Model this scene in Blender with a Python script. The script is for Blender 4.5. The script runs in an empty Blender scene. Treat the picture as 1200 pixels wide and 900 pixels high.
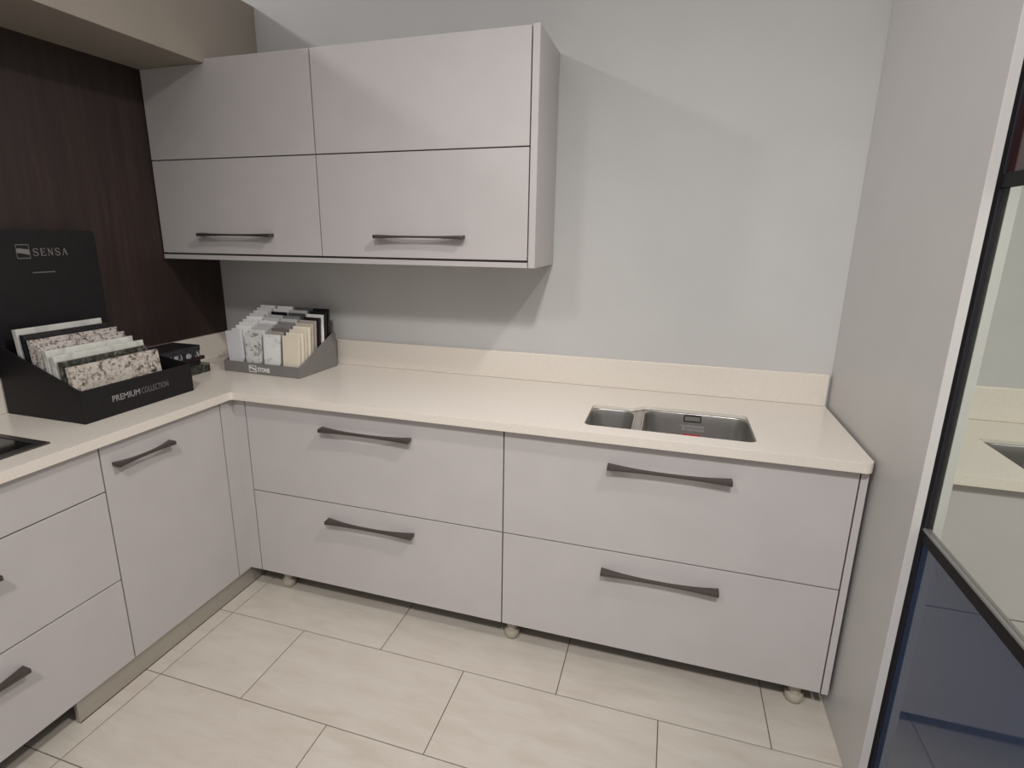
import bpy, bmesh, math, random
from mathutils import Vector, Matrix
random.seed(7)
sc = bpy.context.scene
col = sc.collection

# ------------------------------------------------------------------ camera
cam_d = bpy.data.cameras.new('camera')
cam = bpy.data.objects.new('camera', cam_d); col.objects.link(cam)
yaw, pitch, roll, FPX = -.3036, -.2492, .0094, 646.54
cy_, sy_, cp_, sp_ = math.cos(yaw), math.sin(yaw), math.cos(pitch), math.sin(pitch)
fwd = Vector((sy_*cp_, cy_*cp_, sp_)); rgt = Vector((cy_, -sy_, 0)); upv = rgt.cross(fwd)
r2 = math.cos(roll)*rgt + math.sin(roll)*upv; u2 = -math.sin(roll)*rgt + math.cos(roll)*upv
m = Matrix((r2, u2, -fwd)).transposed().to_4x4(); m.translation = (2.0247, -2.1263, 1.4028)
cam.matrix_world = m
cam_d.sensor_width = 36; cam_d.lens = FPX/1200*36
cam_d.shift_x = 19.25/1200; cam_d.shift_y = -10.15/1200
cam_d.clip_start = .02
sc.camera = cam

# ------------------------------------------------------------------ view and light
sc.view_settings.view_transform = 'Standard'; sc.view_settings.look = 'None'
sc.view_settings.exposure = 0; sc.view_settings.gamma = 1; sc.view_settings.use_curve_mapping = False
w = bpy.data.worlds.new('showroom'); sc.world = w; w.use_nodes = True
w.node_tree.nodes['Background'].inputs[0].default_value = (1.0, .965, .95, 1)
w.node_tree.nodes['Background'].inputs[1].default_value = .54

def ceiling_or_fill_light(loc, target, size, power, colour, cone=None):
    d = bpy.data.lights.new('ceiling_or_fill_lamp', 'SPOT' if cone else 'AREA')
    if cone: d.spot_size = math.radians(cone); d.spot_blend = 1; d.shadow_soft_size = size/2
    else: d.shape = 'DISK'; d.size = size
    d.energy = power; d.color = colour
    o = bpy.data.objects.new('ceiling_or_fill_lamp', d); col.objects.link(o); o.location = loc
    o.rotation_euler = (Vector(target)-Vector(loc)).to_track_quat('-Z', 'Y').to_euler()
    return o
ceiling_or_fill_light((-1.75, -1.75, 3.55), (1.6, -.2, 1.4), .22, 33.0, (1, .975, .96))       # from over the left partition
ceiling_or_fill_light((2.75, -1.35, 2.95), (.3, -1.25, .5), .12, 130.0, (1, .95, .91), 84)    # high on the right, over the sliding door
ceiling_or_fill_light((2.3, -3.5, 3.9), (2.0, -.95, .0), .34, 405.0, (1, .965, .94), 73)      # spot behind the photographer
ceiling_or_fill_light((.7, -2.9, 3.1), (2.58, -.75, .6), .4, 104.0, (1, .97, .95), 64)         # added fill spot on the left, brightens the tall panel; no known fitting

# ------------------------------------------------------------------ materials
def mat(name, colour, rough=.5, metal=0, spec=.5, coat=0, coat_r=.05):
    M = bpy.data.materials.new(name); M.use_nodes = True
    b = M.node_tree.nodes['Principled BSDF']
    b.inputs['Base Color'].default_value = (*colour, 1); b.inputs['Roughness'].default_value = rough
    b.inputs['Metallic'].default_value = metal; b.inputs['Specular IOR Level'].default_value = spec
    b.inputs['Coat Weight'].default_value = coat; b.inputs['Coat Roughness'].default_value = coat_r
    return M
def nodes(M): return M.node_tree.nodes, M.node_tree.links, M.node_tree.nodes['Principled BSDF']
def ramp(n, stops):
    r = n.new('ShaderNodeValToRGB'); e = r.color_ramp.elements
    while len(e) < len(stops): e.new(.5)
    for q, (p, c) in zip(e, stops): q.position = p; q.color = (*c, 1)
    return r
def mapped(n, l, scale, coord='Object'):
    t = n.new('ShaderNodeTexCoord'); mp = n.new('ShaderNodeMapping')
    mp.inputs['Scale'].default_value = scale; l.new(t.outputs[coord], mp.inputs['Vector']); return mp
def noise_mat(name, stops, scale=(1, 1, 1), nscale=20, detail=4, rough=.5, dist=0, bump=0, **k):
    M = mat(name, stops[0][1], rough, **k); n, l, b = nodes(M)
    mp = mapped(n, l, scale); t = n.new('ShaderNodeTexNoise')
    t.inputs['Scale'].default_value = nscale; t.inputs['Detail'].default_value = detail; t.inputs['Distortion'].default_value = dist
    l.new(mp.outputs[0], t.inputs['Vector']); r = ramp(n, stops); l.new(t.outputs['Fac'], r.inputs['Fac'])
    l.new(r.outputs['Color'], b.inputs['Base Color'])
    if bump:
        bp = n.new('ShaderNodeBump'); bp.inputs['Strength'].default_value = bump; bp.inputs['Distance'].default_value = .002
        l.new(t.outputs['Fac'], bp.inputs['Height']); l.new(bp.outputs[0], b.inputs['Normal'])
    return M
def granite(name, stops, vscale=120, nscale=40, rough=.2, mixf=.3):
    """crystals of several tones: warped cell colours mixed with a slower cloud and a fine one"""
    M = mat(name, stops[0][1], rough); n, l, b = nodes(M)
    mp = mapped(n, l, (1, 1, 1))
    def noise(sc_, d, dist=0):
        q = n.new('ShaderNodeTexNoise'); q.inputs['Scale'].default_value = sc_; q.inputs['Detail'].default_value = d; q.inputs['Distortion'].default_value = dist
        l.new(mp.outputs[0], q.inputs['Vector']); return q
    def mix(f, a_, b_):
        q = n.new('ShaderNodeMix'); q.inputs['Factor'].default_value = f; l.new(a_, q.inputs['A']); l.new(b_, q.inputs['B']); return q.outputs['Result']
    slow, fine, warp = noise(nscale, 6, 1.0), noise(nscale*4, 3, .6), noise(vscale*1.2, 3)
    wv = n.new('ShaderNodeVectorMath'); wv.operation = 'SCALE'; wv.inputs['Scale'].default_value = 1.1/vscale; l.new(warp.outputs['Color'], wv.inputs[0])
    av = n.new('ShaderNodeVectorMath'); l.new(mp.outputs[0], av.inputs[0]); l.new(wv.outputs[0], av.inputs[1])
    vo = n.new('ShaderNodeTexVoronoi'); vo.inputs['Scale'].default_value = vscale; l.new(av.outputs[0], vo.inputs['Vector'])
    sp = n.new('ShaderNodeSeparateColor'); l.new(vo.outputs['Color'], sp.inputs[0])
    f = mix(mixf, mix(.35, slow.outputs['Fac'], fine.outputs['Fac']), sp.outputs[0])
    r = ramp(n, stops); l.new(f, r.inputs['Fac']); l.new(r.outputs['Color'], b.inputs['Base Color'])
    return M

LAM = noise_mat('greige_laminate', [(.3, (.444, .418, .412)), (.7, (.464, .438, .432))], nscale=9, rough=.42)
PANEL = noise_mat('greige_panel', [(.3, (.505, .492, .480)), (.7, (.525, .512, .500))], nscale=6, rough=.4)
WALL = noise_mat('wall_paint', [(.3, (.470, .467, .455)), (.7, (.490, .487, .475))], nscale=5, rough=.75, bump=.03)
TAUPE = noise_mat('taupe_paint', [(.3, (.265, .232, .192)), (.7, (.285, .25, .208))], nscale=7, rough=.7)
STONE = noise_mat('cream_quartz', [(.35, (.635, .585, .520)), (.65, (.685, .635, .570))], nscale=260, detail=3, rough=.22)
HANDLE = noise_mat('dark_bronze', [(.3, (.085, .072, .066)), (.7, (.125, .108, .099))], scale=(60, 6, 60), nscale=6, rough=.38, metal=.75)
STEEL = noise_mat('brushed_steel', [(.3, (.47, .46, .445)), (.7, (.56, .55, .535))], scale=(3, 3, 120), nscale=8, rough=.36, metal=1)
ALU = noise_mat('brushed_aluminium', [(.3, (.42, .39, .345)), (.7, (.48, .45, .40))], scale=(4, 4, 160), nscale=6, rough=.5, metal=.6)
FOOT = mat('satin_grey_plastic', (.36, .33, .27), .4, spec=.4)
DARKIN = mat('carcass_grey', (.16, .145, .135), .7)
BLACKCARD = noise_mat('charcoal_card', [(.3, (.0075, .0062, .0075)), (.7, (.0105, .009, .0105))], nscale=30, rough=.55, spec=.3)
BLACK = mat('black_board', (.012, .012, .013), .4)
GREYCARD = noise_mat('grey_card', [(.3, (.175, .166, .160)), (.7, (.195, .186, .180))], nscale=25, rough=.55)
PRINT = mat('pale_print', (.26, .25, .25), .6)
DIMPRINT = mat('dim_print', (.17, .162, .155), .6)
WHITEPRINT = mat('white_print', (.72, .72, .72), .6)
GLASSBLACK = mat('black_glass', (.010, .009, .010), .08)
RIM = mat('rim_metal', (.10, .09, .085), .35, metal=.7)
MIRROR = mat('silvered_glass', (.80, .835, .775), .0, metal=1)
GREENGLASS = mat('bevelled_glass_edge', (.62, .70, .60), .06, metal=.85)
BLUE = mat('blue_lacquered_glass', (.038, .058, .110), .04, spec=.75)
BURG = noise_mat('burgundy_glass', [(.3, (.030, .011, .013)), (.7, (.040, .016, .017))], scale=(12, 12, 1), nscale=8, rough=.12)
PROFILE = mat('black_profile', (.007, .0065, .0065), .55, spec=.18)
PROFTOP = mat('grey_profile', (.30, .29, .28), .4, metal=.6)
STILE = mat('stile_profile', (.018, .015, .022), .35, metal=.3)
STICK = mat('red_sticker', (.45, .02, .03), .5)

# dark wood with long vertical grain
WOOD = mat('dark_walnut', (.03, .02, .017), .45); n, l, b = nodes(WOOD)
mp = mapped(n, l, (9, 9, .55)); t = n.new('ShaderNodeTexNoise'); t.inputs['Scale'].default_value = 3.2; t.inputs['Detail'].default_value = 9; t.inputs['Distortion'].default_value = 1.1
mp2 = mapped(n, l, (70, 70, 1.6)); t2 = n.new('ShaderNodeTexNoise'); t2.inputs['Scale'].default_value = 4; t2.inputs['Detail'].default_value = 4
l.new(mp.outputs[0], t.inputs['Vector']); l.new(mp2.outputs[0], t2.inputs['Vector'])
mx = n.new('ShaderNodeMix'); mx.inputs['Factor'].default_value = .4; l.new(t.outputs['Fac'], mx.inputs['A']); l.new(t2.outputs['Fac'], mx.inputs['B'])
r = ramp(n, [(.32, (.015, .0083, .0070)), (.5, (.025, .0137, .0115)), (.68, (.040, .0225, .0185))]); l.new(mx.outputs['Result'], r.inputs['Fac'])
l.new(r.outputs['Color'], b.inputs['Base Color'])

# floor tile: travertine-like, every tile shifted by its own random number
TILE = mat('beige_tile', (.5, .45, .38), .28); n, l, b = nodes(TILE)
at = n.new('ShaderNodeAttribute'); at.attribute_name = 'tile'
tc = n.new('ShaderNodeTexCoord'); sc_ = n.new('ShaderNodeVectorMath'); sc_.operation = 'SCALE'; sc_.inputs['Scale'].default_value = 9
l.new(at.outputs['Color'], sc_.inputs[0])
ad = n.new('ShaderNodeVectorMath'); l.new(tc.outputs['Object'], ad.inputs[0]); l.new(sc_.outputs[0], ad.inputs[1])
mp = n.new('ShaderNodeMapping'); mp.inputs['Scale'].default_value = (1.6, 6, 1); l.new(ad.outputs[0], mp.inputs['Vector'])
t = n.new('ShaderNodeTexNoise'); t.inputs['Scale'].default_value = 3.2; t.inputs['Detail'].default_value = 9; t.inputs['Roughness'].default_value = .62; t.inputs['Distortion'].default_value = .5
l.new(mp.outputs[0], t.inputs['Vector'])
r = ramp(n, [(.25, (.425, .380, .322)), (.5, (.475, .435, .379)), (.78, (.520, .485, .433))]); l.new(t.outputs['Fac'], r.inputs['Fac'])
l.new(r.outputs['Color'], b.inputs['Base Color'])
GROUT = mat('grout', (.115, .095, .075), .8)

# ------------------------------------------------------------------ helpers
def bm_new(): return bmesh.new()
def add_box(bm, x0, x1, y0, y1, z0, z1, bev=0, seg=2, mi=0):
    vs = [bm.verts.new((x, y, z)) for x in (x0, x1) for y in (y0, y1) for z in (z0, z1)]
    fs = [bm.faces.new([vs[i] for i in f]) for f in ((0, 1, 3, 2), (4, 6, 7, 5), (0, 4, 5, 1), (2, 3, 7, 6), (0, 2, 6, 4), (1, 5, 7, 3))]
    for f in fs: f.material_index = mi
    if bev:
        es = list({e for f in fs for e in f.edges})
        bmesh.ops.bevel(bm, geom=es, offset=bev, segments=seg, affect='EDGES', profile=.5)
    return bm
def add_prism(bm, pts, vec, bev=0):
    """polygon pts (3-D) pushed along vec"""
    v = Vector(vec); a = [bm.verts.new(p) for p in pts]; c = [bm.verts.new(Vector(p)+v) for p in pts]
    n_ = len(pts); fs = [bm.faces.new(a[::-1]), bm.faces.new(c)]
    for i in range(n_): fs.append(bm.faces.new((a[i], a[(i+1) % n_], c[(i+1) % n_], c[i])))
    if bev:
        es = list({e for f in fs for e in f.edges})
        bmesh.ops.bevel(bm, geom=es, offset=bev, segments=2, affect='EDGES', profile=.5)
    return bm
def add_lathe(bm, prof, cx, cy, n_=32):
    rings = []
    for rr, z in prof:
        rings.append([bm.verts.new((cx+rr*math.cos(2*math.pi*i/n_), cy+rr*math.sin(2*math.pi*i/n_), z)) for i in range(n_)])
    for a, c in zip(rings, rings[1:]):
        for i in range(n_): bm.faces.new((a[i], a[(i+1) % n_], c[(i+1) % n_], c[i]))
    bm.faces.new(rings[0][::-1]); bm.faces.new(rings[-1])
    return bm
def obj(name, bm, mats, parent=None, smooth=False, local=False):
    """bm is in world coordinates unless local; the object sits at its parent's place"""
    bmesh.ops.recalc_face_normals(bm, faces=bm.faces)
    if parent is not None and not local:
        q = parent; off = Vector()
        while q is not None: off += q.location; q = q.parent
        bmesh.ops.translate(bm, verts=bm.verts, vec=-off)
    me = bpy.data.meshes.new(name); bm.to_mesh(me); bm.free()
    for q in (mats if isinstance(mats, (list, tuple)) else [mats]): me.materials.append(q)
    if smooth:
        for p in me.polygons: p.use_smooth = True
    o = bpy.data.objects.new(name, me); col.objects.link(o)
    if parent is not None: o.parent = parent
    return o
def smooth_by_angle(o, deg=40):
    me = o.data
    for p in me.polygons: p.use_smooth = True
    bm = bmesh.new(); bm.from_mesh(me)
    for e in bm.edges:
        if len(e.link_faces) == 2 and e.calc_face_angle(0) > math.radians(deg): e.smooth = False
    bm.to_mesh(me); bm.free()
def tag(o, label, cat, group=None):
    o['label'] = label; o['category'] = cat
    if group: o['group'] = group
    return o
def thing(name, label, cat, loc=(0, 0, 0), group=None):
    o = bpy.data.objects.new(name, None); col.objects.link(o); o.location = loc; o.empty_display_size = .1
    return tag(o, label, cat, group)
def struct(name, bm, mats):
    o = obj(name, bm, mats); o['kind'] = 'structure'; return o
def rrect(x0, x1, y0, y1, r, n_=8):
    pts = []
    for cx, cy, a0 in ((x1-r, y1-r, 0), (x0+r, y1-r, 90), (x0+r, y0+r, 180), (x1-r, y0+r, 270)):
        for i in range(n_+1):
            a = math.radians(a0+90*i/n_); pts.append((cx+r*math.cos(a), cy+r*math.sin(a)))
    return pts
def text_mesh(name, body, size, M, material, parent, depth=.0004, bold=0, fit=None, label=None):
    """lettering: M places x right, y up, z out of the surface (in the parent's space)"""
    c = bpy.data.curves.new(name, 'FONT'); c.body = body; c.size = size; c.extrude = depth; c.offset = bold; c.resolution_u = 3
    t_ = bpy.data.objects.new(name, c); col.objects.link(t_)
    dg = bpy.context.evaluated_depsgraph_get(); dg.update()
    me = bpy.data.meshes.new_from_object(t_.evaluated_get(dg)); bpy.data.objects.remove(t_); bpy.data.curves.remove(c)
    if fit:
        xs = [v.co.x for v in me.vertices]; k = fit/(max(xs)-min(xs)); x0 = min(xs)
        for v in me.vertices: v.co.x = (v.co.x-x0)*k
    me.transform(M); me.name = name; me.materials.clear(); me.materials.append(material)
    o = bpy.data.objects.new(name, me); col.objects.link(o); o.parent = parent
    return o

# ------------------------------------------------------------------ key measures
ZT, ZU = .8325, .803              # worktop top and underside
ZUP = .944                        # upstand top
ZB, ZS, ZF = .081, .433, .7985    # fronts: bottom, split, top
YF, XF = -.526, .488              # front planes of the back run and of the left run
XM, XB = 1.5536, 2.5525
G = .0021                         # half of a gap
XP, XPR, YP = 2.583, 2.601, -.7786   # tall panel
FT = .018                         # thickness of fronts

# ------------------------------------------------------------------ setting
def floor():
    bm = bm_new(); lay = bm.loops.layers.color.new('tile')
    add_box(bm, -.4, 4.2, -4.2, .02, -.04, -.0018, mi=1)
    tw, th, g = .62, .3195, .0016
    y = .265; k = 0
    while y > -4.2:
        y0, y1 = y-th, y
        off = .545 if k % 2 == 0 else .235
        # k=1 : joints -.054/-.37 ...
        xs = [-.4, .537] + [x for x in [off+.62*i for i in range(0, 7)] if x > .60] + [4.2]
        if y0 < 0:
            for xa, xb in zip(xs, xs[1:]):
                n0 = len(bm.faces)
                add_box(bm, xa+g, xb-g, y0+g, min(y1, .02)-g, -.02, 0)
                bm.faces.ensure_lookup_table()
                c = (random.random(), random.random(), random.random(), 1)
                for f in bm.faces[n0:]:
                    for lp in f.loops: lp[lay] = c
        y -= th; k += 1
    return struct('floor', bm, [TILE, GROUT])
floor()
struct('wall_back', add_box(bm_new(), -.12, 2.75, 0, .1, 0, 2.56), WALL)
struct('wall_left', add_box(bm_new(), -.12, -.0185, -2.6, -.0005, 0, 2.293), WALL)
struct('trim_1', add_box(bm_new(), 0.0003, .312, -2.6, -.0005, 2.007, 2.293, .0015), TAUPE)   # boxed bulkhead

t = thing('wood_panel', 'dark brown wood wall panel behind the charcoal sample box', 'wall panel', (-.018, -1.3, ZT))
for ya, yb in ((-1.24, -.0008), (-2.6, -1.2415)):
    obj('board', add_box(bm_new(), -.018, 0, ya, yb, ZT+.001, 2.2925), WOOD, t)

# ------------------------------------------------------------------ handles
def handle_bm(L, depth=.031, th=.0105):
    """bow-tie bar: local x along its length, -y out of the front, z up; fans out to the front at both ends"""
    bm = bm_new(); N = 28; rings = []
    for i in range(N+1):
        s = -1+2*i/N; x = s*L/2
        e = abs(s)**2.2
        inner = -(.0160-.0155*e)                       # bows away from the front in the middle
        outer = -(depth - .0035*(1-e))
        h = th*(.72+.40*e)
        rings.append([bm.verts.new((x, outer, -h*.5-.001*e)), bm.verts.new((x, outer, h*.5)), bm.verts.new((x, inner, h*.5+.0012*e)), bm.verts.new((x, inner, -h*.5+.002))])
    for a, c in zip(rings, rings[1:]):
        for k in range(4): bm.faces.new((a[k], a[(k+1) % 4], c[(k+1) % 4], c[k]))
    bm.faces.new(rings[0]); bm.faces.new(rings[-1][::-1])
    bmesh.ops.recalc_face_normals(bm, faces=bm.faces)
    es = [e for e in bm.edges if e.is_manifold and e.calc_face_angle(0) > .7]
    bmesh.ops.bevel(bm, geom=es, offset=.0009, segments=2, affect='EDGES', profile=.5)
    return bm
def add_handle(parent, centre, L, facing):
    """facing 'y': the front looks to -y; 'x': the front looks to +x"""
    bm = handle_bm(L)
    if facing == 'x': bmesh.ops.rotate(bm, verts=bm.verts, cent=(0, 0, 0), matrix=Matrix.Rotation(math.pi/2, 3, 'Z'))
    bmesh.ops.translate(bm, verts=bm.verts, vec=centre)
    o = obj('handle', bm, HANDLE, parent); smooth_by_angle(o, 35)
    o['label'] = 'dark bronze bow-shaped bar handle'
    return o
def carcass_bm(x0, x1, y0, y1, z0, z1, front):
    """open box of boards 16 mm thick: sides, bottom, back and front rails; front is the open side"""
    bm = bm_new(); k = .016
    if front == 'y':                 # opens to y0
        add_box(bm, x0, x0+k, y0, y1, z0, z1); add_box(bm, x1-k, x1, y0, y1, z0, z1)
        add_box(bm, x0+k, x1-k, y0, y1, z0, z0+k); add_box(bm, x0+k, x1-k, y1-.008, y1, z0+k, z1)
        add_box(bm, x0+k, x1-k, y0+.001, y0+.012, z1-.060, z1-.022)
    else:                            # opens to x1
        add_box(bm, x0, x1, y0, y0+k, z0, z1); add_box(bm, x0, x1, y1-k, y1, z0, z1)
        add_box(bm, x0, x1, y0+k, y1-k, z0, z0+k); add_box(bm, x0, x0+.008, y0+k, y1-k, z0+k, z1)
        add_box(bm, x1-.02, x1-.001, y0+k, y1-k, z1-.045, z1-.012)
    return bm
def leg_bm(cx, cy):
    prof = [(.0215, 0), (.0240, .002), (.0270, .012), (.0275, .020), (.0250, .031), (.0240, .0325), (.0185, .033), (.0180, .0805)]
    return add_lathe(bm_new(), prof, cx, cy)

# ------------------------------------------------------------------ base units, back run
def drawer_unit(x0, x1, label, hx, legs, end_panel=False):
    t = thing('base_cabinet', label, 'cabinet', ((x0+x1)/2, YF/2, 0), 'floor cabinets')
    obj('carcass', carcass_bm(x0+.001, x1-.001, YF+FT+.001, -.03, ZB, ZU-.001, 'y'), DARKIN, t)
    for za, zb, hz in ((ZS+G, ZF, .725), (ZB, ZS-G, .364)):
        d = obj('drawer', add_box(bm_new(), x0+G, x1-G, YF, YF+FT, za, zb, .0008), LAM, t)
        add_handle(d, (hx, YF-.0003, hz), .352, 'y')
    for lx in legs:
        f = obj('leg', leg_bm(lx, -.478), FOOT, t); smooth_by_angle(f, 50); f['label'] = 'grey round adjustable foot'
    if end_panel:
        obj('side_panel', add_box(bm_new(), x1+.0018, x1+.0198, YF, -.003, ZB-.002, ZU-.0005, .0008), LAM, t)
    return t
drawer_unit(.541, XM, 'greige two-drawer base cabinet between the inner corner and the sink cabinet', 1.050, [.629])
drawer_unit(XM, XB, 'greige two-drawer base cabinet under the steel sink', 2.062, [1.580, 2.497], True)

t = thing('corner_post', 'narrow greige L-shaped corner post where the two cabinet runs meet', 'filler', (XF, YF, ZB))
bm = bm_new()
add_prism(bm, [(XF, YF, ZB), (.541-G, YF, ZB), (.541-G, YF+FT, ZB), (XF-FT, YF+FT, ZB), (XF-FT, -.592+G, ZB), (XF, -.592+G, ZB)], (0, 0, ZF-ZB))
obj('filler_strip', bm, LAM, t)

# ------------------------------------------------------------------ base units, left run
Y1, Y2, Y3 = -.592, -1.049, -1.949
t = thing('base_cabinet', 'narrow greige base cabinet with one tall door below the charcoal sample box', 'cabinet', (XF/2, (Y1+Y2)/2, 0), 'floor cabinets')
obj('carcass', carcass_bm(.03, XF-FT-.001, Y2+.001, Y1-.001, ZB, ZU-.001, 'x'), DARKIN, t)
d = obj('door', add_box(bm_new(), XF-FT, XF, Y2+G, Y1-G, ZB, ZF, .0008), LAM, t)
add_handle(d, (XF+.0003, -.918, .733), .20, 'x')
t = thing('base_cabinet', 'greige three-drawer base cabinet under the black hob, at the left edge', 'cabinet', (XF/2, (Y3+Y2)/2, 0), 'floor cabinets')
obj('carcass', carcass_bm(.03, XF-FT-.001, Y3+.001, Y2-.001, ZB, ZU-.001, 'x'), DARKIN, t)
for za, zb, hz in ((.659+G, ZF, None), (.3653+G, .659-G, .575), (ZB, .3653-G, .293)):
    d = obj('drawer', add_box(bm_new(), XF-FT, XF, Y3+G, Y2-G, za, zb, .0008), LAM, t)
    if hz: add_handle(d, (XF+.0003, -1.340-.176-(.012 if hz > .4 else 0), hz), .352, 'x')

t = thing('plinth', 'brushed metal plinth strip along the floor under the tall door cabinet', 'plinth', (.47, -.8, 0))
obj('board', add_box(bm_new(), .462, .476, -1.232, -.30, .0012, .078, .0008), ALU, t)
obj('seal', add_box(bm_new(), .4605, .4775, -1.232, -.30, .0002, .0012), PROFILE, t)

# ------------------------------------------------------------------ worktop
SX0, SX1, SXM0, SXM1 = 1.800, 2.298, 1.943, 1.975
SY0, SYA, SYB = -.486, -.262, -.222
def arc(cx, cy, r, a0, a1, n_=7):
    return [(cx+r*math.cos(math.radians(a0+(a1-a0)*i/n_)), cy+r*math.sin(math.radians(a0+(a1-a0)*i/n_))) for i in range(n_+1)]
def cutout():
    r = .022
    p = arc(SX0+r, SY0+r, r, 270, 180) + arc(SX0+r, SYA-r, r, 180, 90)
    # S-curve up to the larger bowl
    for i in range(1, 12):
        s = i/12; p.append((1.925+.06*s, SYA+(SYB-SYA)*(s*s*(3-2*s))))
    p += arc(SX1-r, SYB-r, r, 90, 0) + arc(SX1-r, SY0+r, r, 0, -90)
    return p
ZK = ZT-.0125                     # underside of the thin stone round the sink
def worktop():
    bm = bm_new(); XE = 2.574
    r = .022
    outer = [(.0005, -.0005), (XE, -.0005)] + [(XE, -.553+r)] + arc(XE-r, -.553+r, r, 0, -90)[1:] + \
            arc(.507+.012, -.553-.012, .012, 90, 180, 5) + [(.507, -2.0), (.0005, -2.0)]
    hole = cutout(); pocket = [(1.765, -.530), (2.335, -.530), (2.335, -.185), (1.765, -.185)]
    def ring(pts, z): return [bm.verts.new((x, y, z)) for x, y in pts]
    def edges(vs): return [bm.edges.get((vs[i], vs[(i+1) % len(vs)])) or bm.edges.new((vs[i], vs[(i+1) % len(vs)])) for i in range(len(vs))]
    ot, ob, ht, hk, pk, pb = ring(outer, ZT), ring(outer, ZU), ring(hole, ZT), ring(hole, ZK), ring(pocket, ZK), ring(pocket, ZU)
    for p_, q_ in ((ot, ht), (ob, pb), (pk, hk)):
        bmesh.ops.triangle_fill(bm, edges=edges(p_)+edges(q_), use_beauty=True, use_dissolve=False)
    for p_, q_ in ((ot, ob), (ht, hk), (pk, pb)):
        for i in range(len(p_)):
            j = (i+1) % len(p_); bm.faces.new((p_[i], p_[j], q_[j], q_[i]))
    o = obj('worktop', bm, STONE)
    b_ = o.modifiers.new('edge', 'BEVEL'); b_.width = .0032; b_.segments = 3; b_.limit_method = 'ANGLE'; b_.angle_limit = math.radians(50)
    smooth_by_angle(o, 50)
    return o
tag(worktop(), 'L-shaped cream quartz worktop running over all the base cabinets', 'worktop')
tag(obj('upstand', add_box(bm_new(), .0205, 2.573, -.0215, -.0005, ZT+.0004, ZUP, .0015), STONE), 'cream quartz upstand strip along the pale back wall behind the sink', 'upstand')
tag(obj('upstand', add_box(bm_new(), .0008, .0200, -2.0, -.0005, ZT+.0004, ZUP, .0015), STONE), 'cream quartz upstand strip along the dark wood panel', 'upstand')

# ------------------------------------------------------------------ sink
def bowl_bm(x0, x1, y0, y1, r, z1, depth):
    bm = bm_new(); rings = []
    prof = [(-.0062, 0), (0, 0), (.001, -.004)]
    for i in range(1, 5): prof.append((.001+.008*i/5, -.004-(depth-.045)*i/5))
    for i in range(0, 7):
        a = math.radians(90*i/6); prof.append((.009+.032*(1-math.cos(a)), -(depth-.032)-.032*math.sin(a)))
    for ins, dz in prof:
        rings.append([bm.verts.new((x, y, z1+dz)) for x, y in rrect(x0+ins, x1-ins, y0+ins, y1-ins, .003 if ins < 0 else max(r-ins*.4, .012))])
    for a, c in zip(rings, rings[1:]):
        for i in range(len(a)): bm.faces.new((a[i], a[(i+1) % len(a)], c[(i+1) % len(a)], c[i]))
    bm.faces.new(rings[-1])
    return bm
t = thing('sink', 'stainless steel one-and-a-half bowl sink set under the cream worktop', 'sink', (2.05, -.35, ZU-.18))
zt_ = ZK-.0012
def bowl(name, x0, x1, y0, y1, r, depth, cx, cy):
    o = obj(name, bowl_bm(x0, x1, y0, y1, r, zt_, depth), STEEL, t, smooth=True)
    s = o.modifiers.new('sheet', 'SOLIDIFY'); s.thickness = .0009; s.offset = -1
    z = zt_-depth
    dr = obj('drain', add_lathe(bm_new(), [(.042, z+.0004), (.042, z+.002), (.036, z+.003), (.030, z+.0012), (.010, z+.0012), (.009, z+.004)], cx, cy), STEEL, o)
    smooth_by_angle(dr, 40)
    return o
bowl('small_bowl', SX0-.004, SXM0, SY0-.004, SYA+.004, .045, .13, 1.87, -.37)
big = bowl('large_bowl', SXM1, SX1+.004, SY0-.004, SYB+.004, .05, .17, 2.14, -.36)
bm = add_box(bm_new(), SXM0+.0065, SXM1-.0065, SY0-.004, SYA+.0105, zt_-.0012, zt_+.0002)
add_box(bm, 1.900, SXM1-.0065, SYA+.0108, SYB+.012, zt_-.0012, zt_+.0002)
obj('divider', bm, STEEL, t)
def wall_y(z): return SYB+.004-.0010-.008*max(0, (zt_-.004-z)/(.17-.045))-.0006     # far wall of the large bowl
def on_wall(bm, x0, x1, z0, z1, th, lift=0):
    add_prism(bm, [(x0, wall_y(z0)-lift, z0), (x1, wall_y(z0)-lift, z0), (x1, wall_y(z1)-lift, z1), (x0, wall_y(z1)-lift, z1)], (0, -th, 0))
bm = bm_new()
for a in ((2.104, 2.160, .8105, .8135), (2.104, 2.160, .7905, .7930), (2.104, 2.1075, .7935, .8100), (2.1565, 2.160, .7935, .8100)): on_wall(bm, *a, .003)
of = obj('overflow', bm, PROFILE, t); of['label'] = 'dark rectangular overflow slot'
bm = bm_new(); on_wall(bm, 2.1085, 2.1555, .7940, .8095, .0018); obj('overflow_plate', bm, STEEL, of)
bm = bm_new(); random.seed(3)
for z in (.7705, .7590):
    x = 2.098
    while x < 2.172:
        wd = random.choice((.004, .006, .007)); on_wall(bm, x, x+wd, z, z+.0075, .0005); x += wd+.0022
lb = obj('label_print', bm, PRINT, t); lb['label'] = 'two rows of small pale print on the bowl wall'
bm = bm_new(); on_wall(bm, 2.106, 2.162, .712, .7465, .0006); stk = obj('sticker', bm, STICK, t); stk['label'] = 'red sticker'

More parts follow.
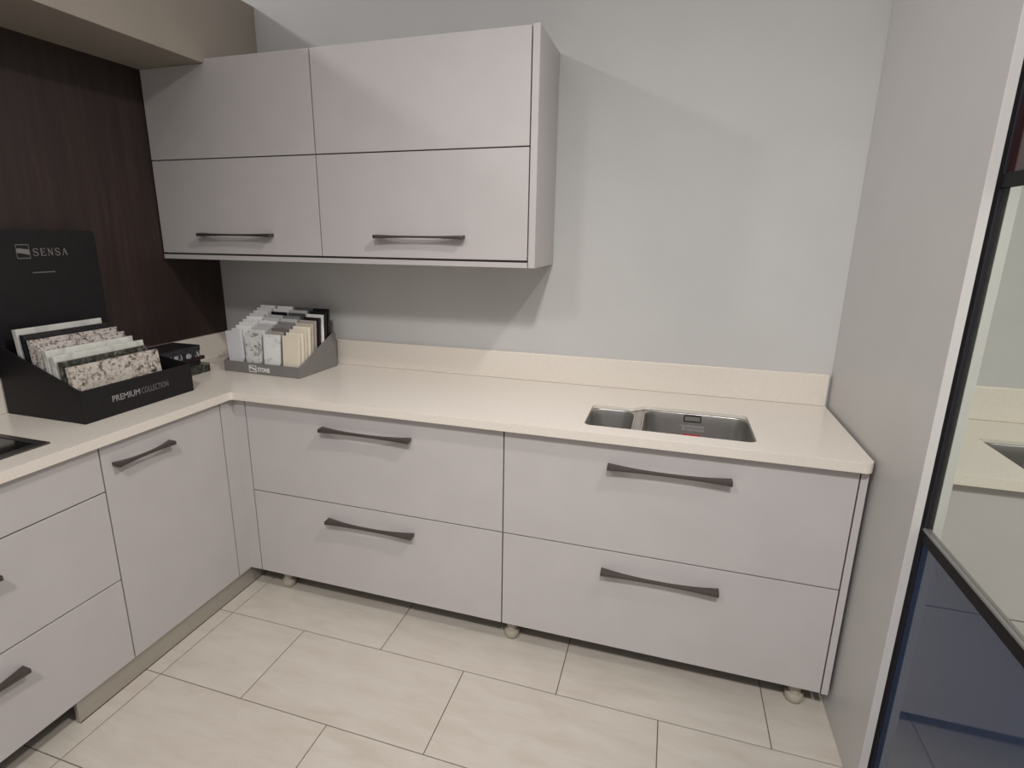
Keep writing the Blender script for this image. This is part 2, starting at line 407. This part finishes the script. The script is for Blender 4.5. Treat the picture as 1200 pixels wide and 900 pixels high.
# ------------------------------------------------------------------ hob
t = thing('hob', 'black glass hob set in the left worktop, only its corner in view', 'hob', (.23, -1.43, ZT))
obj('glass', add_box(bm_new(), .050, .398, -1.715, -1.150, ZT+.0004, ZT+.0032), GLASSBLACK, t)
bm = bm_new()
for a in ((.030, .425, -1.149, -1.130), (.030, .425, -1.735, -1.716), (.399, .425, -1.7155, -1.1495), (.030, .049, -1.7155, -1.1495)):
    add_box(bm, *a, ZT+.0002, ZT+.0052, .0008)
obj('rim', bm, RIM, t)

# ------------------------------------------------------------------ wall units
YC, ZC0, ZC1, ZCS, ZCT = -.302, 1.2955, 1.3205, 1.6774, 2.0215
XCM, XCR = .7667, 1.5605
ZTOP = 2.0060                      # the left unit slides just under the bulkhead
def wall_unit(x0, x1, label, hx, hl, left):
    t = thing('wall_cabinet', label, 'cabinet', ((x0+x1)/2, YC/2, ZC0), 'wall cabinets')
    bm = carcass_bm(x0+.001, x1-.001, YC+FT+.001, -.0015, ZC0+.018, ZTOP-.002, 'y')
    add_box(bm, x0+.017, x1-.017, YC+FT+.001, -.0095, ZTOP-.018, ZTOP-.0022)
    obj('carcass', bm, DARKIN, t)
    obj('bottom_panel', add_box(bm_new(), x0+.0005, x1-.0005, YC, -.0015, ZC0, ZC0+.0175, .0008), LAM, t)
    zt = 2.0060 if left else ZCT
    if left:
        # top of the left flap is notched round the bulkhead: low under it, full height beyond it
        bm = bm_new()
        add_prism(bm, [(x0+G, YC, ZCS+G), (x1-G, YC, ZCS+G), (x1-G, YC, ZCT), (.3135, YC, ZCT), (.3135, YC, 2.0060), (x0+G, YC, 2.0060)], (0, FT, 0))
        obj('flap_door', bm, LAM, t)
    else:
        obj('flap_door', add_box(bm_new(), x0+G, x1-G, YC, YC+FT, ZCS+G, ZCT, .0008), LAM, t)
    d = obj('flap_door', add_box(bm_new(), x0+G, x1-G, YC, YC+FT, ZC1, ZCS-G, .0008), LAM, t)
    add_handle(d, (hx, YC-.0003, 1.3935), hl, 'y')
    return t
wall_unit(0.003, XCM, 'greige wall cabinet with two flap doors against the dark wood panel', .386, .345, True)
wc = wall_unit(XCM, XCR, 'greige wall cabinet with two flap doors and open right side, nearer the sink', 1.170, .340, False)
obj('side_panel', add_box(bm_new(), XCR+.0022, 1.5855, YC, -.0012, ZC0, ZCT+.003, .0008), LAM, wc)

# ------------------------------------------------------------------ tall panel and sliding door on the right
tag(obj('tall_end_panel', add_box(bm_new(), XP, XPR, YP, -.0008, 0.0005, 2.13, .0008), PANEL), 'tall greige end panel standing from floor up, right of the sink cabinet', 'panel')
XD = 2.613
t = thing('sliding_door', 'tall dark-framed sliding door with mirror, blue and burgundy panels at right edge', 'door', (XD+.015, -1.25, 0))
ya, yb = -1.72, -.779
o = obj('mirror_panel', add_box(bm_new(), XD, XD+.006, ya, yb-.0004, .7735, 1.4975), MIRROR, t); o['label'] = 'clear mirror pane'
o = obj('blue_panel', add_box(bm_new(), XD, XD+.006, ya, yb-.0004, .0300, .7445), BLUE, t); o['label'] = 'glossy blue glass pane'
o = obj('burgundy_panel', add_box(bm_new(), XD, XD+.006, ya, yb-.0004, 1.5255, 2.08), BURG, t); o['label'] = 'glossy dark burgundy pane'
for z0, z1 in ((.745, .7725), (1.498, 1.525), (.002, .0295), (2.0805, 2.11)):
    rl = obj('rail', add_box(bm_new(), XD-.006, XD+.028, ya, yb, z0, z1, .0012), PROFILE, t)
    if z0 == .745:
        lp = obj('lip', add_box(bm_new(), XD-.0075, XD-.0003, ya, yb, z1+.0001, z1+.0050, .0006), PROFTOP, rl); lp['label'] = 'thin grey metal lip'
obj('stile', add_box(bm_new(), XD-.005, XD+.028, yb+.0003, -.742, .002, 2.11, .0012), STILE, t)
obj('stile', add_box(bm_new(), XD-.005, XD+.028, ya-.038, ya-.0003, .002, 2.11, .0012), STILE, t)
obj('backing', add_box(bm_new(), XD+.0065, XD+.022, ya, yb-.0004, .031, 2.079), DARKIN, t)

# ------------------------------------------------------------------ charcoal sample box (left)
BX0, BX1, BY0, BY1 = .028, .366, -.986, -.580
t = thing('sample_box', 'charcoal display box with tall back board, standing on the left worktop', 'display box', ((BX0+BX1)/2, (BY0+BY1)/2, ZT))
zb_ = ZT+.0005; k = .006
bm = bm_new()
add_box(bm, BX1-k, BX1, BY0, BY1, zb_, .936, .0008)                                         # front lip
side = [(BX1-k, zb_), (BX1-k, .936), (BX0, 1.062), (BX0, zb_)]
add_prism(bm, [(x, BY0, z) for x, z in side], (0, k, 0))
side2 = [(BX1-k, zb_), (BX1-k, .936), (BX0, .985), (BX0, zb_)]
add_prism(bm, [(x, BY1-k, z) for x, z in side2], (0, k, 0))
add_box(bm, BX0, BX1-k, BY0+k, BY1-k, zb_, zb_+.004)
tray = obj('tray', bm, BLACKCARD, t)
NS = 8
sx = [.322-.0285*i for i in range(NS)]
st_z = [.872+.0148*i for i in range(NS)]
bm = bm_new()
for x, z in zip(sx, st_z): add_box(bm, x-.0143, x+.0141, BY0+k+.001, BY1-k-.09, zb_+.0045, z)
obj('stepped_insert', bm, BLACK, t)
bm = bm_new()
pts = [(-.985, ZT+.005)]
pts += [(-.625, ZT+.005), (-.625, 1.384)] + [(-.645+.02*math.cos(math.radians(a)), 1.384+.02*math.sin(math.radians(a))) for a in (15, 30, 45, 60, 75, 90)]
pts += [(-.965+.02*math.cos(math.radians(a)), 1.384+.02*math.sin(math.radians(a))) for a in (90, 110, 130, 150, 170, 180)]
add_prism(bm, [(.0535, y, z) for y, z in pts], (-.006, 0, 0))
bb = obj('back_board', bm, BLACKCARD, t)
MX = Matrix(((0, 0, 1, 0), (1, 0, 0, 0), (0, 1, 0, 0), (0, 0, 0, 1)))   # x to +y, y to +z, z to +x
org = Vector(t.location)
def onx(x, y, z): return Matrix.Translation(Vector((x, y, z))-org) @ MX
text_mesh('lettering', 'PREMIUM', .0285, onx(BX1+.0001, -.892, .8775), PRINT, tray, .0002, .0003, fit=.097)
text_mesh('lettering', 'COLLECTION', .0285, onx(BX1+.0001, -.788, .8775), DIMPRINT, tray, .0002, -.0003, fit=.104)
# serif word and emblem on the back board
XL_ = .0538
def stroke(bm, y0, z0, y1, z1, wd):
    d = Vector((0, y1-y0, z1-z0)).normalized(); nrm = Vector((0, -d.z, d.y))*wd/2
    a, c = Vector((XL_, y0, z0)), Vector((XL_, y1, z1))
    add_prism(bm, [a+nrm, a-nrm, c-nrm, c+nrm], (.0004, 0, 0))
def letter(bm, ch, y, z, w_, h):
    T, H = .0036, .0015
    if ch == 'S':
        P = [(.92, .74), (.88, .92), (.62, 1), (.35, 1), (.1, .86), (.12, .64), (.4, .53), (.65, .46), (.9, .33), (.9, .13), (.65, 0), (.35, 0), (.1, .08), (.06, .27)]
        for i, (a, c) in enumerate(zip(P, P[1:])): stroke(bm, y+a[0]*w_, z+a[1]*h, y+c[0]*w_, z+c[1]*h, T if 5 <= i <= 7 else .0022)
    if ch == 'E':
        stroke(bm, y+.2*w_, z, y+.2*w_, z+h, T); stroke(bm, y, z, y+.95*w_, z, H); stroke(bm, y, z+h, y+.9*w_, z+h, H); stroke(bm, y+.2*w_, z+h*.53, y+.7*w_, z+h*.53, H)
        stroke(bm, y+.95*w_, z, y+.95*w_, z+.24*h, H); stroke(bm, y+.9*w_, z+h, y+.9*w_, z+.78*h, H); stroke(bm, y+.7*w_, z+.42*h, y+.7*w_, z+.64*h, H)
    if ch == 'N':
        stroke(bm, y+.12*w_, z, y+.12*w_, z+h, H); stroke(bm, y+.88*w_, z, y+.88*w_, z+h, H); stroke(bm, y+.12*w_, z+h, y+.88*w_, z, T)
        stroke(bm, y-.05*w_, z, y+.3*w_, z, H); stroke(bm, y+.7*w_, z+h, y+1.05*w_, z+h, H); stroke(bm, y-.05*w_, z+h, y+.2*w_, z+h, H)
    if ch == 'A':
        stroke(bm, y+.1*w_, z, y+.5*w_, z+h, H); stroke(bm, y+.5*w_, z+h, y+.92*w_, z, T); stroke(bm, y+.27*w_, z+.38*h, y+.75*w_, z+.38*h, H)
        stroke(bm, y-.03*w_, z, y+.26*w_, z, H); stroke(bm, y+.74*w_, z, y+1.08*w_, z, H)
bm = bm_new()
for i, ch in enumerate('SENSA'): letter(bm, ch, -.838+.0228*i, 1.324, .0165, .0225)
obj('lettering', bm, DIMPRINT, bb)
bm = bm_new()
y0, y1, z0, z1 = -.886, -.848, 1.317, 1.359
for a in ((y0, z0, y1, z0), (y0, z1, y1, z1)): stroke(bm, *a, .0022)
for a in ((y0, z0, y0, z1), (y1, z0, y1, z1)): stroke(bm, *a, .0012)
wave = [(y0, 1.3475), (y0+.012, 1.3480), (y0+.024, 1.3455), (y1, 1.3440), (y1, 1.3270), (y0+.024, 1.3300), (y0+.012, 1.3330), (y0, 1.3340)]
add_prism(bm, [(XL_, y, z) for y, z in wave], (.0004, 0, 0))
obj('emblem', bm, DIMPRINT, bb)
bm = bm_new(); x = -.850
while x < -.782:
    add_box(bm, XL_, XL_+.0004, x, x+.0042, 1.2690, 1.2725); x += .0054
obj('small_print', bm, DIMPRINT, bb)

GR = {
 'mottled': granite('mottled_granite', [(.30, (.05, .038, .034)), (.39, (.17, .135, .11)), (.45, (.40, .36, .31)), (.55, (.56, .52, .47)), (.66, (.27, .21, .19)), (.74, (.50, .46, .42))], 95, 26, mixf=.22),
 'pink': granite('pink_grey_granite', [(.32, (.07, .05, .05)), (.41, (.24, .19, .175)), (.48, (.47, .43, .40)), (.60, (.56, .52, .49)), (.72, (.30, .24, .225))], 150, 48, mixf=.26),
 'dark': granite('dark_green_granite', [(.3, (.012, .012, .010)), (.5, (.035, .035, .028)), (.62, (.10, .098, .080)), (.75, (.18, .175, .15))], 90, 35),
 'black': granite('near_black_granite', [(.4, (.010, .010, .011)), (.7, (.022, .021, .024))], 150, 40),
 'white': granite('white_green_quartz', [(.2, (.33, .34, .30)), (.42, (.55, .56, .51)), (.7, (.62, .63, .58))], 40, 14),
 'pale': granite('white_marble_slab', [(.25, (.40, .395, .37)), (.5, (.56, .555, .52)), (.8, (.63, .62, .59))], 25, 9),
}
slabs = [  # front to back: material, right end, words
 ('mottled', -.668, 'brown and white mottled granite slab, frontmost in the charcoal box'),
 ('dark', -.684, 'dark speckled granite slab directly behind the frontmost slab in the charcoal box'),
 ('white', -.672, 'whitish green slab behind the dark speckled one in the charcoal box'),
 ('white', -.687, 'whitish green slab just in front of the two pink granite slabs in the charcoal box'),
 ('pink', -.690, 'pink grey granite slab, nearer of the two alike in the charcoal box'),
 ('pink', -.694, 'pink grey granite slab, further of the two alike, before the black one'),
 ('black', -.698, 'near-black slab in front of the rearmost white slab in the charcoal box'),
 ('pale', -.702, 'white marble slab, rearmost in the charcoal box below the back board'),
]
for (mk, ye, words), x, z in zip(slabs, sx, st_z):
    L = ye+.976; bm = add_box(bm_new(), -.0085, .0085, 0, L, 0, .131, .0012)
    bmesh.ops.rotate(bm, verts=bm.verts, cent=(0, 0, 0), matrix=Matrix.Rotation(math.radians(-5), 3, 'Y'))
    o = obj('stone_slab', bm, GR[mk]); o.location = (x+.002, -.976, z+.0012)
    tag(o, words, 'stone sample', 'slabs in the charcoal box')

# ------------------------------------------------------------------ small stack of dark samples beside it
STK = [  # x0,x1,y0,y1,z0,z1, material, words
 (.030, .190, -.560, -.318, .000, .036, 'dark', 'grey-black speckled stone block at the bottom of the small dark stack'),
 (.034, .178, -.555, -.352, .0365, .056, 'black', 'black slab second from the bottom of the small dark stack'),
 (.030, .184, -.558, -.334, .0565, .070, 'redblack', 'dark red-black slab in the middle of the small dark stack'),
 (.036, .176, -.556, -.350, .0705, .094, 'marble', 'shiny black and white veined slab second from the top of the dark stack'),
 (.030, .182, -.560, -.345, .0945, .116, 'topblack', 'black slab with rounded corners on top of the small dark stack'),
]
GR['redblack'] = granite('red_black_granite', [(.3, (.012, .007, .008)), (.7, (.035, .014, .016))], 120, 40, .12)
GR['marble'] = noise_mat('black_white_marble', [(.40, (.012, .012, .014)), (.50, (.03, .03, .035)), (.56, (.50, .50, .53)), (.62, (.24, .24, .27)), (.68, (.02, .02, .025))], scale=(1, 1, .45), nscale=24, detail=5, rough=.08, dist=2.2)
GR['topblack'] = noise_mat('polished_black', [(.3, (.012, .012, .014)), (.7, (.020, .020, .024))], nscale=40, rough=.22)
random.seed(5)
for x0, x1, y0, y1, z0, z1, mk, words in STK:
    bm = bm_new(); cx, cy = (x0+x1)/2, (y0+y1)/2
    r = .012 if mk == 'topblack' else .002
    add_prism(bm, [(x-cx, y-cy, 0) for x, y in rrect(x0, x1, y0, y1, r, 5)], (0, 0, z1-z0))
    o = obj('stone_block', bm, GR[mk]); o.location = (cx, cy, ZT+.0006+z0)
    tag(o, words, 'stone sample', 'small stack of dark stone samples')

# ------------------------------------------------------------------ grey sample box with four columns of chips
t = thing('sample_tray', 'grey stepped sample tray full of stone chips in the worktop corner', 'display box', (.241, -.294, ZT))
RZ = math.radians(-2.5); t.rotation_euler = (0, 0, RZ)
W_, D_ = .388, .252
bm = bm_new(); k = .005
add_box(bm, 0, W_, 0, k, .0006, .046, .0006)
for x in (0, W_-k): add_prism(bm, [(x, k, .0006), (x, k, .046), (x, D_-.02, .150), (x, D_, .150), (x, D_, .0006)], (k, 0, 0))
add_box(bm, k, W_-k, D_-k, D_, .0006, .150)
add_box(bm, k, W_-k, k, D_-k, .0006, .004)
tr = obj('tray', bm, GREYCARD, t, local=True)
NR = 10
cyy = [.0235+.0222*i for i in range(NR)]; czz = [.026+.0098*i for i in range(NR)]
bm = bm_new()
for y, z in zip(cyy, czz): add_box(bm, k+.0005, W_-k-.0005, y-.0111, y+.0109, .0045, z)
obj('stepped_insert', bm, GREYCARD, t, local=True)
bm = bm_new()
for xd in (.0985, .194, .2895):
    add_prism(bm, [(xd, .012, .022), (xd, .012, .055), (xd, D_-.012, .155), (xd, D_-.012, .115)], (.003, 0, 0))
obj('divider', bm, GREYCARD, t, local=True)
MYF = Matrix(((1, 0, 0, 0), (0, 0, -1, 0), (0, 1, 0, 0), (0, 0, 0, 1)))   # x right, y up, z to -y
text_mesh('lettering', 'STONE', .024, Matrix.Translation((.178, -.0002, .0125)) @ MYF, WHITEPRINT, tr, .0002, .0009, fit=.062)
bm = bm_new()
for a in ((.134, .172, .0075, .0105), (.134, .172, .0335, .0365), (.134, .1375, .0105, .0335), (.1685, .172, .0105, .0335)):
    add_box(bm, a[0], a[1], -.0006, -.0001, a[2], a[3])
for i in range(3):
    pass
add_prism(bm, [(.1375, -.0006, .0290), (.148, -.0006, .0300), (.160, -.0006, .0240), (.1685, -.0006, .0215), (.1685, -.0006, .0150), (.158, -.0006, .0165), (.147, -.0006, .0225), (.1375, -.0006, .0235)], (0, .0005, 0))
obj('emblem', bm, WHITEPRINT, tr, local=True)

def chipm(name, c, vein=None, speck=None):
    if vein: return granite(name, [(.30, vein), (.44, c), (.8, tuple(min(1, q*1.08) for q in c))], 30, 30, .25)
    if speck: return granite(name, [(.28, speck), (.42, c), (.8, c)], 260, 80, .25)
    return noise_mat(name, [(.3, c), (.7, tuple(min(1, q*1.06) for q in c))], nscale=120, rough=.25)
CM = {
 'white': chipm('white_chip', (.74, .74, .73)), 'brightwhite': chipm('bright_white_chip', (.82, .82, .81)),
 'marble': chipm('white_marble_chip', (.72, .72, .70), vein=(.50, .50, .49)), 'granite': granite('white_black_granite_chip', [(.25, (.05, .05, .05)), (.36, (.28, .28, .27)), (.48, (.62, .62, .60)), (.8, (.72, .72, .70))], 60, 60, .25),
 'lightgrey': chipm('light_grey_chip', (.50, .50, .49)), 'cream': chipm('cream_chip', (.70, .63, .51)), 'palecream': chipm('pale_cream_chip', (.76, .71, .60)),
 'tan': chipm('tan_chip', (.50, .44, .35)), 'greige': chipm('greige_chip', (.36, .32, .30)), 'brown': chipm('brown_grey_chip', (.17, .15, .14)),
 'midgrey': chipm('mid_grey_chip', (.23, .22, .22)), 'darkgrey': chipm('dark_grey_chip', (.085, .085, .088)), 'black': chipm('black_chip', (.010, .010, .011)),
 'brownblack': chipm('brown_black_chip', (.018, .013, .012)), 'frost': chipm('frosted_grey_chip', (.62, .62, .64)),
}
WORD = {'white': 'white', 'brightwhite': 'bright white', 'marble': 'white marbled', 'granite': 'white and black granite', 'lightgrey': 'light grey', 'cream': 'cream',
        'palecream': 'pale cream', 'tan': 'tan', 'greige': 'greige', 'brown': 'brown-grey', 'midgrey': 'mid-grey', 'darkgrey': 'dark grey', 'black': 'black', 'brownblack': 'brown-black', 'frost': 'frosty pale'}
COLS = [
 ('leftmost column of grey tray', .052, ['frost', 'white', 'brightwhite', 'white', 'white', 'brightwhite', 'white', 'brightwhite', 'white', 'white']),
 ('second column of grey tray', .147, ['granite', 'marble', 'lightgrey', 'lightgrey', 'white', 'lightgrey', 'lightgrey', 'black', 'white', 'white']),
 ('third column of grey tray', .243, ['marble', 'greige', 'brown', 'midgrey', 'midgrey', 'lightgrey', 'midgrey', 'darkgrey', 'lightgrey', 'darkgrey']),
 ('rightmost column of grey tray', .336, ['cream', 'palecream', 'cream', 'palecream', 'tan', 'greige', 'brownblack', 'brightwhite', 'black', 'black']),
]
ORD = ['frontmost', 'second from the front', 'third from the front', 'fourth from the front', 'fifth from the front', 'fifth from the back', 'fourth from the back', 'third from the back', 'second from the back', 'rearmost']
bm = add_box(bm_new(), -.0395, .0395, -.0058, .0058, 0, .140, .0008)
bmesh.ops.rotate(bm, verts=bm.verts, cent=(0, 0, 0), matrix=Matrix.Rotation(math.radians(-4), 3, 'X'))
proto = obj('stone_chip', bm, CM['white'])
BM = Matrix.Translation(t.location) @ Matrix.Rotation(RZ, 4, 'Z')
meshes = {}
random.seed(11)
first = True
for cname, cx, mats_ in COLS:
    for i, mk in enumerate(mats_):
        o = proto if first else proto.copy()
        if not first: col.objects.link(o)
        first = False
        if mk not in meshes:
            me = proto.data.copy(); me.materials.clear(); me.materials.append(CM[mk]); meshes[mk] = me
        o.data = meshes[mk]
        jit = random.uniform(-.0035, .0035)
        z = czz[i]+.0006
        R = Matrix.Identity(4)
        if cname.startswith('leftmost') and i == 0: R = Matrix.Rotation(math.radians(-7), 4, 'Y'); jit = .004; z += .006
        o.matrix_world = BM @ Matrix.Translation((cx+jit, cyy[i]-.002, z)) @ R
        tag(o, f'{WORD[mk]} stone chip, {ORD[i]} in {cname}', 'stone sample', 'stone chips in the grey tray')
